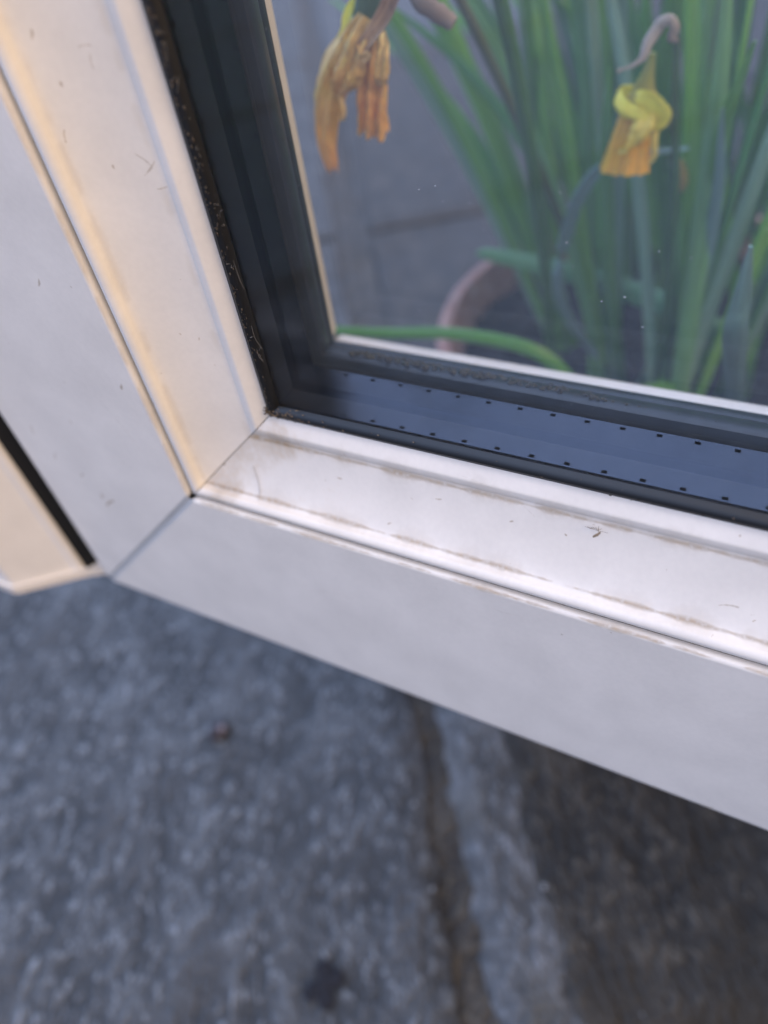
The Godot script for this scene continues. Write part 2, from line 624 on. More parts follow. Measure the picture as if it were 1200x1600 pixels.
func make_paving() -> void:
	var base := Node3D.new()
	base.name = "paving"
	base.position.y = GROUND
	base.set_meta("kind", "structure")
	base.set_meta("label", "grey stone paving slabs under the open door")
	add_child(base)
	var blue := stone(21, Vector3(0.186, 0.191, 0.198), Vector3(0.349, 0.358, 0.370), Vector3(0.545, 0.56, 0.58), Vector3(0.239, 0.237, 0.239))
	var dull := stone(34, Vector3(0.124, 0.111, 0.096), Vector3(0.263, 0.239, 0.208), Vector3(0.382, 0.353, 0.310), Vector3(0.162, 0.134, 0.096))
	var pale := stone(47, Vector3(0.248, 0.248, 0.248), Vector3(0.420, 0.420, 0.425), Vector3(0.535, 0.544, 0.559), Vector3(0.286, 0.263, 0.220))
	var earth := stone(58, Vector3(0.162, 0.148, 0.134), Vector3(0.286, 0.263, 0.234), Vector3(0.344, 0.325, 0.286), Vector3(0.239, 0.191, 0.124))
	var sheet_mesh := PlaneMesh.new()
	sheet_mesh.size = Vector2(120, 120)
	var bed := part("joint_bed", sheet_mesh, earth, base)
	bed.position.y = -0.0095
	var along := Vector3(0.547, 0, 0.837).normalized()
	var across := Vector3(0.837, 0, -0.547).normalized()
	var turn := atan2(0.547, 0.837)
	var start := Vector3(0.0411, 0, -0.0966)
	var shapes := [slab_mesh(3, 0.606, 0.835), slab_mesh(14, 0.606, 0.835), slab_mesh(25, 0.606, 0.835)]
	for i in range(-6, 5):
		for j in range(-5, 4):
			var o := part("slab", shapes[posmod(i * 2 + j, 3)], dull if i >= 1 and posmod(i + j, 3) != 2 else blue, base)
			o.position = start + across * (-0.303 + i * 0.648) + along * (-0.238 + j * 0.851)
			o.rotation.y = turn
	# a pale ridge of old mortar along one side of the open joint
	for i in [0]:
		var st := begin()
		var n := noise_of(FastNoiseLite.TYPE_SIMPLEX_SMOOTH, 20.0, 90 + i, 3)
		var m := 120
		for k in m:
			var p := []
			var nn := []
			for c in 4:
				p = []
				nn = []
				for e in [[k, c], [k + 1, c], [k + 1, c + 1], [k, c + 1]]:
					var t: float = e[0] / float(m) * 1.0 - 0.22
					var s: float = e[1] / 4.0
					var x := lerpf(0.0145 + n.get_noise_2d(t, 3.0) * 0.004 + n.get_noise_2d(t * 4.0, 5.0) * 0.003, 0.0560 + n.get_noise_2d(t, 8.0) * 0.022 + n.get_noise_2d(t * 5.0, 6.0) * 0.006, s)
					var y: float = [-0.0095, -0.0078, -0.0040, 0.0005, -0.0016][e[1]] + n.get_noise_2d(t * 3.0, s * 0.4) * 0.0016
					p.append(Vector3(x, y, t))
					nn.append(Vector3([-0.8, -0.45, 0.0, 0.1, 0.2][e[1]], 1, 0).normalized())
				quad(st, p, nn)
		var o := part("mortar_ridge", st.commit(), pale, base)
		o.position = start + across * (i * 0.648)
		o.rotation.y = turn


# ------------------------------------------------------------------ unseen masonry added to shade the paving from the sun, right of view
func make_shade_blocks() -> void:
	var m := stone(88, Vector3(0.34, 0.24, 0.19), Vector3(0.48, 0.34, 0.27), Vector3(0.55, 0.45, 0.38), Vector3(0.36, 0.30, 0.26))
	var shade_blocks := thing("added_shade_wall", "unseen low brown masonry added at the hinge side to shade the paving from the sun", "added_wall", Vector3(0.76, GROUND, 0))
	var added_wall := BoxMesh.new()
	added_wall.size = Vector3(0.3, 0.66, 3.0)
	part("added_wall", added_wall, m, shade_blocks).position = Vector3(0.15, 0.33, -1.58)
	var added_step := BoxMesh.new()
	added_step.size = Vector3(0.3, 0.50, 1.3)
	part("added_threshold", added_step, m, shade_blocks).position = Vector3(0.15, 0.25, 0.571)


# ------------------------------------------------------------------ the door leaf
func sash_profile() -> Array:
	var p := [Vector2(0.0, -0.066), Vector2(0.0, -0.0035)]
	for k in range(1, 6):
		var a := PI - k * PI / 12.0
		p.append(Vector2(0.0035 + 0.0035 * cos(a), -0.0035 + 0.0035 * sin(a)))
	p.append_array([Vector2(0.0035, 0), Vector2(0.030, 0), Vector2(0.0578, 0), Vector2(0.0584, -0.0002), Vector2(0.0587, -0.0006), Vector2(0.0588, -0.0012), Vector2(0.0588, -0.0115),
		Vector2(0.0560, -0.0125), Vector2(0.0560, -0.0600), Vector2(0.0604, -0.0640), Vector2(0.0608, -0.0646), Vector2(0.0610, -0.0660), Vector2(0.0610, -0.0684), Vector2(0.0607, -0.0694), Vector2(0.0598, -0.0699), Vector2(0.0585, -0.070), Vector2(0.0035, -0.070), Vector2(0.001, -0.0690)])
	return p


func bead_profile() -> Array:
	var p := [Vector2(0.0594, -0.0100), Vector2(0.0594, -0.0026)]
	for k in 10:
		var a := deg_to_rad(185.0 - k * 21.5)
		p.append(Vector2(0.0611 + 0.0015 * cos(a), -0.0020 + 0.0015 * sin(a)))
	p.append(Vector2(0.0630, -0.0029))                       # index 12: the crease above the ridge
	for k in range(1, 13):
		var t := k / 13.0
		p.append(Vector2(lerpf(0.0630, 0.0768, t), lerpf(-0.0029, -0.0084, pow(t, 0.85)) - 0.0004 * sin(PI * t)))
	p.append_array([Vector2(0.0768, -0.0084), Vector2(0.0771, -0.00825), Vector2(0.0775, -0.00815), Vector2(0.0784, -0.0081), Vector2(0.0787, -0.00815), Vector2(0.0790, -0.0083), Vector2(0.0804, -0.00915),
		Vector2(0.0819, -0.0101), Vector2(0.0822, -0.0104), Vector2(0.0818, -0.0107), Vector2(0.0610, -0.0107)])
	return p


func make_door() -> void:
	var door := thing("door_leaf", "white plastic glazed door leaf standing open, mitred corner with black gasket", "door", Vector3(0, LIFT, 0))
	var sash := sash_profile()
	var bead := bead_profile()
	var ba := arcs(bead)
	var sa := arcs(sash)
	var f0: float = sa[7]       # arc where the flat front begins (0.0035 from the outer edge)
	var face := func(r: float) -> float: return f0 + r - 0.0035
	var rail_mat := plastic(101, [[sa[10], 0.0003, 0.55, 0.75], [face.call(0.0010), 0.0003, 0.28, 0.25]],
		[[0.110, face.call(0.003), 0.004, 0.05, 0.00016, 0.5], [0.155, face.call(0.0016), 0.016, 0.0, 0.00016, 0.45], [0.178, face.call(0.0022), 0.013, 0.02, 0.00016, 0.55], [0.20, face.call(0.003), 0.010, 0.02, 0.00014, 0.35], [0.09, face.call(0.002), 0.003, 0.3, 0.0003, 0.3], [0.074, face.call(0.0015), 0.005, 0.1, 0.0003, 0.3]], 0.0, 0.35)
	var stile_mat := plastic(131, [[sa[10], 0.0003, 0.20, 0.5]],
		[[0.0465, face.call(0.0264), 0.0055, 0.9, 0.00034, 0.7], [0.0485, face.call(0.0250), 0.0022, 0.4, 0.00045, 0.4], [0.090, face.call(0.0539), 0.0016, 0.4, 0.0003, 0.5], [0.0552, face.call(0.0218), 0.0018, 0.8, 0.0003, 0.45], [0.060, face.call(0.015), 0.003, 0.6, 0.0004, 0.22], [0.112, face.call(0.0448), 0.002, 0.6, 0.00024, 0.4], [0.068, face.call(0.012), 0.003, 0.3, 0.0004, 0.2], [0.075, face.call(0.030), 0.0015, 0.2, 0.0002, 0.3]], 0.0, 0.5)
	var bead_rail := plastic(151, [[ba[12] + 0.0001, 0.00036, 0.5, 0.85], [ba[12] + 0.0004, 0.0012, 0.12, 0.6], [ba[24] + 0.0003, 0.0004, 0.40, 0.9], [ba[24] + 0.0010, 0.0012, 0.16, 0.8], [ba[3], 0.0004, 0.75, 0.7]],
		[[0.068, ba[14] + 0.003, 0.0009, 0.3, 0.0003, 0.7], [0.150, ba[22], 0.0016, 0.9, 0.00022, 0.75], [0.173, ba[16], 0.003, 0.2, 0.00014, 0.3], [0.120, ba[21], 0.0012, 0.2, 0.0002, 0.4], [0.098, ba[20], 0.001, 0.0, 0.0002, 0.4], [0.11, ba[14], 0.001, 0.5, 0.0002, 0.4]], 0.34, 1.8)
	var bead_stile := plastic(171, [[ba[12], 0.0004, 0.12, 0.4], [ba[24], 0.0004, 0.10, 0.4]],
		[[0.131, ba[23], 0.0035, 0.9, 0.00013, 0.32], [0.1325, ba[22] + 0.0005, 0.0030, 2.3, 0.00011, 0.28], [0.128, ba[24], 0.002, 1.4, 0.00014, 0.4], [0.148, ba[20], 0.002, 1.6, 0.00012, 0.3], [0.146, ba[20], 0.0018, 0.2, 0.00012, 0.3], [0.160, ba[13], 0.0014, 0.4, 0.0002, 0.25], [0.137, ba[12] + 0.001, 0.0018, 0.3, 0.0002, 0.3], [0.15, ba[14], 0.0012, 0.4, 0.00022, 0.35], [0.10, ba[21], 0.0007, 0.4, 0.0002, 0.4]], 0.0, 0.9)
	var mats := {"bottom": [rail_mat, bead_rail], "left": [stile_mat, bead_stile], "top": [rail_mat, bead_stile], "right": [stile_mat, bead_stile]}
	var names := {"bottom": "bottom_rail", "left": "stile", "top": "top_rail", "right": "stile"}
	var rubber := plain(0.007, 0.007, 0.0075, 0.4)
	var outer_rubber := plain(0.010, 0.0105, 0.012, 0.36)
	var bar := plain(0.068, 0.073, 0.090, 0.22)
	bar.metallic = 1.0
	var gasket := [Vector2(0.0800, -0.0104), Vector2(0.0822, -0.0097), Vector2(0.0829, -0.0090), Vector2(0.0836, -0.0091), Vector2(0.0842, -0.0096), Vector2(0.0846, -0.0104)]
	var outer := [Vector2(0.0740, -0.0348), Vector2(0.0795, -0.0348), Vector2(0.0800, -0.0360), Vector2(0.0792, -0.0385), Vector2(0.0765, -0.0430), Vector2(0.0752, -0.0442), Vector2(0.0755, -0.0452), Vector2(0.0750, -0.0470), Vector2(0.0700, -0.0540), Vector2(0.0655, -0.0590), Vector2(0.0617, -0.0637), Vector2(0.0608, -0.0642), Vector2(0.0590, -0.0620), Vector2(0.0620, -0.0500)]
	# the bar between the panes: top at 0.0805 with two rows of slots
	var spacer := [Vector2(0.0740, -0.0300), Vector2(0.0740, -0.0150), Vector2(0.0800, -0.0150), Vector2(0.0805, -0.0154), Vector2(0.0805, -0.0158), Vector2(0.0805, -0.0166), Vector2(0.0805, -0.0222), Vector2(0.08035, -0.02235), Vector2(0.08035, -0.0228), Vector2(0.0805, -0.02295), Vector2(0.0805, -0.0262), Vector2(0.0805, -0.0282), Vector2(0.0805, -0.0290), Vector2(0.0805, -0.0296), Vector2(0.0800, -0.0300)]
	for side in ["bottom", "left", "top", "right"]:
		part(names[side], member(sash, side, 0.0008), mats[side][0], door)
		part("glazing_bead", member(bead, side, 0.0, 0.00012), mats[side][1], door)
		part("gasket", member(gasket, side), rubber, door)
		if side == "bottom":
			part("seam_dirt", member([Vector2(0.05885, -0.0034), Vector2(0.05885, -0.0017), Vector2(0.0591, -0.0015), Vector2(0.05935, -0.0019), Vector2(0.05935, -0.0034)], side), plain(0.085, 0.055, 0.032, 0.95), door, "dark brown dirt packed in the seam below the bead")
		part("outer_gasket", member(outer, side), outer_rubber, door)
		var s := part("spacer_bar", member(spacer, side, 0.0, 0.0, [4, 11]), bar, door)
		slots(s, side, bar)
	for z in [-0.01265, -0.03255]:
		var pane_mesh := BoxMesh.new()
		pane_mesh.size = Vector3(LEAF_W - 0.144, LEAF_H - 0.144, 0.0039)
		var glass := StandardMaterial3D.new()
		glass.transparency = BaseMaterial3D.TRANSPARENCY_ALPHA
		glass.albedo_color = Color(0.74, 0.83, 0.92, 0.002 if z > -0.02 else 0.046)
		glass.roughness = 0.02
		var pane := part("pane", pane_mesh, glass, door)
		pane.position = Vector3(LEAF_W * 0.5, LEAF_H * 0.5, z)
		if z < -0.02:
			var st := begin()
			for k in 110:
				var at := Vector3(rng.randf_range(0.085, 0.26), rng.randf_range(0.082, 0.19), -0.0304)
				lump(st, at - pane.position, Vector3.ONE * rng.randf_range(0.00003, 0.00009), Color(0.6, 0.6, 0.58))
			for q in [Vector2(0.1131, 0.1217), Vector2(0.1339, 0.122), Vector2(0.1101, 0.1209), Vector2(0.1354, 0.1142), Vector2(0.1367, 0.1103), Vector2(0.1543, 0.1137), Vector2(0.1496, 0.1142), Vector2(0.1419, 0.1047), Vector2(0.149, 0.101), Vector2(0.1455, 0.106)]:
				lump(st, Vector3(q.x, q.y, -0.0304) - pane.position, Vector3(0.00030, 0.00011, 0.0001) * rng.randf_range(0.5, 1.1), Color(0.6, 0.6, 0.6))
			var d := part("dust_specks", st.commit(), tinted(0.8), pane)
			d.set_meta("kind", "stuff")
	# grit caught along the gaskets
	var crumb_mat := tinted(0.9)
	var st := begin()
	for k in 900:
		var y := 0.083 + 0.24 * rng.randf()
		var thick := smoothstep(0.09, 0.2, y)
		var side := rng.randfn(0.0, 0.0005)
		var sz := rng.randf_range(0.00008, 0.00028) * (0.7 + thick)
		lump(st, Vector3(0.0833 + side + thick * 0.0003, y, -0.0089 - absf(side) * 0.9 + rng.randf() * 0.0002), Vector3(sz, sz * rng.randf_range(1.0, 2.4), sz), Color(0.050, 0.042, 0.034) * rng.randf_range(0.3, 1.5))
	for k in 260:
		var x := 0.083 + 0.19 * pow(rng.randf(), 1.8)
		var sz := rng.randf_range(0.00006, 0.0002)
		lump(st, Vector3(x, 0.0824 + rng.randf() * 0.0018, -0.0095 + rng.randfn(0, 0.0003)), Vector3(sz * rng.randf_range(1.0, 2.5), sz, sz), Color(0.09, 0.072, 0.055) * rng.randf_range(0.4, 1.3))
	for k in 240:                                            # tan dust gathered in the corner
		var a := 0.0815 + absf(rng.randfn(0.0, 0.004))
		var sz := rng.randf_range(0.00008, 0.00022)
		lump(st, Vector3(a, 0.0826 + absf(rng.randfn(0, 0.0008)), -0.0094 + rng.randfn(0, 0.0004)), Vector3(sz * 1.6, sz, sz), Color(0.17, 0.125, 0.08) * rng.randf_range(0.4, 1.2))
	var grit := part("grit", st.commit(), crumb_mat, door, "brown grit caught along the black gasket")
	grit.set_meta("kind", "stuff")
	st = begin()
	for k in 1500:
		var x := 0.086 + 0.30 * pow(rng.randf(), 1.25)
		var deep := 1.0 - smoothstep(0.125, 0.165, x)
		var q := rng.randf()
		var sz := rng.randf_range(0.00018, 0.0005) * (0.45 + deep)
		lump(st, Vector3(x, 0.0800 - q * 0.0040 + deep * 0.0008 * rng.randf(), -0.0362 - q * 0.0065), Vector3(sz * 1.5, sz, sz), Color(0.058, 0.052, 0.034) * rng.randf_range(0.4, 1.4))
	var mould := part("dirt_crust", st.commit(), crumb_mat, door, "dark olive dirt along the outer gasket")
	mould.set_meta("kind", "stuff")
	st = begin()
	for k in 46:                                             # lint and fine fibres on the left gasket
		var at := Vector3(0.0838 + rng.randf() * 0.0012, 0.09 + 0.22 * rng.randf(), -0.0092)
		var d := Vector3(rng.randfn(0.0004, 0.0007), rng.randfn(-0.0012, 0.0016), 0.0002)
		var bow := Vector3(rng.randfn(0, 0.0004), rng.randfn(0, 0.0003), 0.0003)
		st.append_from(tube([at, at + d * 0.5 + bow, at + d], [0.000022, 0.000026, 0.00002], [Color(0.20, 0.19, 0.18), Color(0.20, 0.19, 0.18)], 6, 4), 0, Transform3D())
	var lint := part("lint", st.commit(), crumb_mat, door, "grey lint on the black gasket")
	lint.set_meta("kind", "stuff")


func slots(bar_part: MeshInstance3D, side: String, bar: Material) -> void:
	# the two slotted strips of the bar: closed between the slots, each slot a pit of its own
	var d := 0.00657
	var long := LEAF_W if side in ["bottom", "top"] else LEAF_H
	var up := placed_dir(side, Vector2(1, 0))
	var st := begin()
	var pit := begin()
	var w := 0.00050
	var first := true
	for row in [[-0.0158, -0.0166, 0.0022], [-0.0282, -0.0290, 0.00246]]:
		var last := 0.0805
		var a: float = 0.0805 + row[2]
		while a < long - 0.083:
			quad(st, [placed(side, last, 0.0805, row[0]), placed(side, a - w, 0.0805, row[0]), placed(side, a - w, 0.0805, row[1]), placed(side, last, 0.0805, row[1])], [up, up, up, up])
			last = a + w
			a += d
		quad(st, [placed(side, last, 0.0805, row[0]), placed(side, long - 0.0805, 0.0805, row[0]), placed(side, long - 0.0805, 0.0805, row[1]), placed(side, last, 0.0805, row[1])], [up, up, up, up])
	part("slot_strip", st.commit(), bar, bar_part)
	if side == "top" or side == "right":
		return
	# one pit mesh, shared
	var h := 0.0004
	var c := [Vector3(-w, 0, -h), Vector3(w, 0, -h), Vector3(w, 0, h), Vector3(-w, 0, h)]
	var deep := Vector3(0, -0.0045, 0)
	for k in 4:
		var e: Vector3 = c[k]
		var f: Vector3 = c[(k + 1) % 4]
		var inward := -((e + f) * 0.5).normalized()
		quad(pit, [e, f, f + deep, e + deep], [inward, inward, inward, inward])
	quad(pit, [c[0] + deep, c[1] + deep, c[2] + deep, c[3] + deep], [Vector3.UP, Vector3.UP, Vector3.UP, Vector3.UP])
	var pit_mesh := pit.commit()
	for row in [[-0.0162, 0.0022], [-0.0286, 0.00246]]:
		for k in 36:
			var o := part("slot", pit_mesh, bar, bar_part)
			o.position = placed(side, 0.0805 + row[1] + k * d, 0.0805, row[0])
			if side == "left":
				o.basis = Basis(Vector3(0, 1, 0), Vector3(1, 0, 0), Vector3(0, 0, -1))


func make_adjoining_leaf() -> void:
	var leaf := thing("adjoining_leaf", "white plastic edge post of the adjoining door leaf, left of the dark gap", "door", Vector3(0, LIFT, 0))
	var mat := plastic(211, [[0.0415, 0.0005, 0.25, 0.5]], [[0.05, 0.05, 0.003, 0.4, 0.0003, 0.3]], 0.0, 0.4)
	var prof := [Vector2(-0.0116, -0.060), Vector2(-0.0116, -0.0022), Vector2(-0.0119, -0.0012), Vector2(-0.0126, -0.0005), Vector2(-0.0137, 0.0002), Vector2(-0.0142, 0.0001), Vector2(-0.0150, 0.0006), Vector2(-0.0290, 0.0124), Vector2(-0.0300, 0.0131), Vector2(-0.0312, 0.0135), Vector2(-0.100, 0.0135), Vector2(-0.100, -0.060)]
	part("post", upright(prof, 0.0005, LEAF_H), mat, leaf)
	var cap := [Vector2(-0.0035, -0.058), Vector2(-0.0035, -0.0065), Vector2(-0.0050, -0.0042), Vector2(-0.0100, -0.0015), Vector2(-0.0128, 0.0006), Vector2(-0.0287, 0.0134), Vector2(-0.0300, 0.0142), Vector2(-0.0312, 0.0145), Vector2(-0.101, 0.0145), Vector2(-0.101, -0.061)]
	part("end_cap", upright(cap, -0.0030, 0.0004), plain(0.70, 0.64, 0.57, 0.4), leaf)
	var seal := [Vector2(-0.0115, -0.034), Vector2(-0.0115, -0.0020), Vector2(-0.0108, -0.0017), Vector2(-0.0100, -0.0024), Vector2(-0.0085, -0.0060), Vector2(-0.0060, -0.0105), Vector2(-0.0030, -0.0125), Vector2(-0.0004, -0.0140), Vector2(-0.0004, -0.034)]
	part("seal", upright(seal, 0.0006, LEAF_H), plain(0.004, 0.004, 0.0045, 0.7), leaf, "black rubber seal in the gap")


# ------------------------------------------------------------------ pot and plants
const POT := Vector3(0.1385, 0.0, -0.236)


func make_pot() -> void:
	var pot := thing("plant_pot", "terracotta pot of daffodils behind the glass", "pot", POT)
	var m := stone(77, Vector3(0.64, 0.47, 0.42), Vector3(0.78, 0.61, 0.56), Vector3(0.86, 0.78, 0.75), Vector3(0.62, 0.52, 0.48))
	m.heightmap_scale = 0.1
	m.roughness = 0.8
	part("body", lathe([Vector2(0.0, GROUND), Vector2(0.070, GROUND), Vector2(0.074, GROUND + 0.004), Vector2(0.104, 0.068), Vector2(0.096, 0.072), Vector2(0.066, GROUND + 0.012), Vector2(0.0, GROUND + 0.012)], 64, 0.004), m, pot)
	part("rim", lathe([Vector2(0.103, 0.0681), Vector2(0.1085, 0.069), Vector2(0.1105, 0.072), Vector2(0.1148, 0.095), Vector2(0.1140, 0.0985), Vector2(0.1115, 0.1000), Vector2(0.1085, 0.0992), Vector2(0.1068, 0.096), Vector2(0.1, 0.0722)], 72, 0.003), m, pot)
	var st := begin()
	for k in 1300:
		var a := rng.randf() * TAU
		var r := 0.103 * sqrt(rng.randf())
		var sz := rng.randf_range(0.0012, 0.0042)
		lump(st, Vector3(r * cos(a), 0.080 + rng.randf() * 0.003, r * sin(a)), Vector3(sz, sz * 0.7, sz), Color(0.032, 0.025, 0.020) * rng.randf_range(0.5, 1.8))
	var earth := part("soil", st.commit(), tinted(0.95), pot)
	earth.set_meta("kind", "stuff")
	var disc := begin()
	for k in 40:
		var a := TAU * k / 40.0
		var b := TAU * (k + 1) / 40.0
		tri(disc, [Vector3(0, 0.080, 0), Vector3(0.1025 * cos(a), 0.080, 0.1025 * sin(a)), Vector3(0.1025 * cos(b), 0.080, 0.1025 * sin(b))], [Vector3.UP, Vector3.UP, Vector3.UP], [], [])
	part("soil_bed", disc.commit(), plain(0.022, 0.018, 0.015, 0.95), pot)


var leaf_mat: StandardMaterial3D


func blade(parent: Node3D, path: Array, w: float, tone: Color, seed_: float, side := Vector3.ZERO) -> void:
	var s := side
	if s == Vector3.ZERO:
		var a := rng.randf() * TAU
		s = Vector3(cos(a), 0, sin(a))
	var dark := Color(tone.r * 0.85, tone.g * 0.9, tone.b * 0.9)
	part("leaf", sheet(path, [w * 0.7, w * 0.9, w, w, w * 0.97, w * 0.85, w * 0.55, w * 0.08], [Color(tone.r * 1.3, tone.g * 1.15, tone.b), tone, dark, tone],
		{"side": s, "side_end": s.rotated(Vector3.UP, rng.randf_range(-0.7, 0.7)), "curl": 0.32, "thick": 0.0011, "nu": 22, "nv": 8, "seed": seed_, "streak": 0.22}), leaf_mat, parent)


func make_plants() -> void:
	leaf_mat = tinted(0.38, 0.40)
	rng.seed = 44
	var tones := [Color(0.13, 0.37, 0.06), Color(0.10, 0.30, 0.08), Color(0.18, 0.42, 0.06), Color(0.22, 0.38, 0.26), Color(0.14, 0.38, 0.06), Color(0.16, 0.36, 0.13)]
	var spots := [[-0.052, 0.010, -0.36], [-0.035, -0.040, -0.28], [-0.025, 0.035, -0.14], [-0.005, -0.010, -0.10], [0.005, -0.060, -0.08], [0.030, 0.030, 0.0], [0.035, -0.035, 0.03], [0.062, 0.005, 0.05], [0.070, 0.045, 0.04], [0.010, 0.065, -0.02], [-0.035, -0.075, -0.14], [0.065, -0.055, 0.05]]
	for k in spots.size():
		var q: Array = spots[k]
		var plant := thing("daffodil_plant", "green daffodil leaves without a flower, growing in the terracotta pot", "plant", POT + Vector3(q[0], 0.082, q[1]), "flowerless daffodils in the pot")
		for j in 13:
			var a := rng.randf() * TAU
			var base := Vector3(cos(a), 0, sin(a)) * 0.006
			var lean := Vector3(q[2] * 1.05 + rng.randfn(0, 0.15), 1.0, minf(0.03, rng.randfn(-0.10, 0.13))).normalized()
			var long := rng.randf_range(0.17, 0.30)
			var droop := Vector3(lean.x * 1.1 + rng.randfn(0, 0.05), -0.10 - 0.35 * Vector2(lean.x, lean.z).length(), lean.z) * long * rng.randf_range(0.15, 0.7)
			var path := []
			for s in 6:
				var t := s / 5.0
				path.append(base + lean * long * t + droop * t * t * t)
			blade(plant, path, rng.randf_range(0.0040, 0.0070), tones[rng.randi() % 6], rng.randf() * 50.0)
	# leaves the photograph shows one by one
	var near := thing("daffodil_plant", "daffodil with one bright green leaf lying low along the bottom of the glass", "plant", POT + Vector3(0.02, 0.082, 0.045))
	var o := near.position
	var list := [[Vector3(0.156, 0.085, -0.190), Vector3(0.144, 0.115, -0.160), Vector3(0.1230, 0.1200, -0.138), Vector3(0.1066, 0.1385, -0.132), Vector3(0.0925, 0.1445, -0.130), Vector3(0.0677, 0.1446, -0.130), Vector3(0.0402, 0.1400, -0.130), Vector3(0.0118, 0.1369, -0.130), Vector3(0.000, 0.1350, -0.130)]]
	for l in list:
		var path := []
		for p in l:
			path.append(p - o)
		blade(near, path, 0.0042, Color(0.09, 0.28, 0.03), 4.0, Vector3(0.1, 0.75, -0.65))
	var lying := thing("daffodil_plant", "daffodil with a long pale green leaf sloping from the pot rim to the right", "plant", POT + Vector3(0.03, 0.082, 0.02))
	o = lying.position
	var path := []
	for p in [Vector3(0.168, 0.10, -0.215), Vector3(0.160, 0.125, -0.185), Vector3(0.145, 0.128, -0.19), Vector3(0.1241, 0.129, -0.20), Vector3(0.0966, 0.135, -0.20), Vector3(0.060, 0.1395, -0.20), Vector3(0.052, 0.1395, -0.20)]:
		path.append(p - o)
	blade(lying, path, 0.0085, Color(0.12, 0.29, 0.12), 8.0, Vector3(0.1, 0.8, -0.6))
	var tip := thing("daffodil_plant", "daffodil with a grey green pointed leaf tip right behind the glass", "plant", POT + Vector3(0.035, 0.082, 0.055))
	o = tip.position
	path = []
	for p in [Vector3(0.172, 0.083, -0.185), Vector3(0.169, 0.12, -0.15), Vector3(0.1632, 0.1713, -0.110), Vector3(0.1623, 0.184, -0.105), Vector3(0.161, 0.2025, -0.10)]:
		path.append(p - o)
	blade(tip, path, 0.0062, Color(0.17, 0.30, 0.25), 12.0, Vector3(0.9, 0, -0.3))
	var short := thing("daffodil_plant", "daffodil with a blunt leaf tip standing left of the yellow flower", "plant", POT + Vector3(-0.015, 0.082, 0.04))
	o = short.position
	path = []
	for p in [Vector3(0.122, 0.083, -0.20), Vector3(0.117, 0.14, -0.175), Vector3(0.1125, 0.197, -0.16), Vector3(0.1117, 0.223, -0.158)]:
		path.append(p - o)
	blade(short, path, 0.0060, Color(0.10, 0.28, 0.06), 15.0, Vector3(0.9, 0, 0.3))
	path = []
	for p in [Vector3(0.128, 0.083, -0.20), Vector3(0.146, 0.14, -0.175), Vector3(0.1475, 0.1834, -0.165), Vector3(0.1442, 0.2126, -0.16)]:
		path.append(p - o)
	blade(short, path, 0.0040, Color(0.20, 0.33, 0.27), 19.0, Vector3(0.9, 0, 0.3))
	path = []
	for p in [Vector3(0.13, 0.083, -0.20), Vector3(0.1440, 0.15, -0.18), Vector3(0.1445, 0.20, -0.165), Vector3(0.1487, 0.2290, -0.16)]:
		path.append(p - o)
	blade(short, path, 0.0045, Color(0.12, 0.32, 0.05), 23.0, Vector3(0.7, 0, 0.3))
	path = []
	for p in [Vector3(0.12, 0.083, -0.20), Vector3(0.095, 0.13, -0.185), Vector3(0.100, 0.172, -0.172), Vector3(0.112, 0.193, -0.168), Vector3(0.136, 0.1985, -0.168)]:
		path.append(p - o)
	blade(short, path, 0.0048, Color(0.22, 0.36, 0.33), 29.0, Vector3(0.2, 0.9, 0.3))


func moved(list: Array, by: Vector3) -> Array:
	var out := []
	for p in list:
		out.append(p - by)
	return out


func v3(list: Array, z: float) -> Array:
	var out := []
	for p in list:
		out.append(Vector3(p[0], p[1], z + (p[2] if p.size() > 2 else 0.0)))
	return out


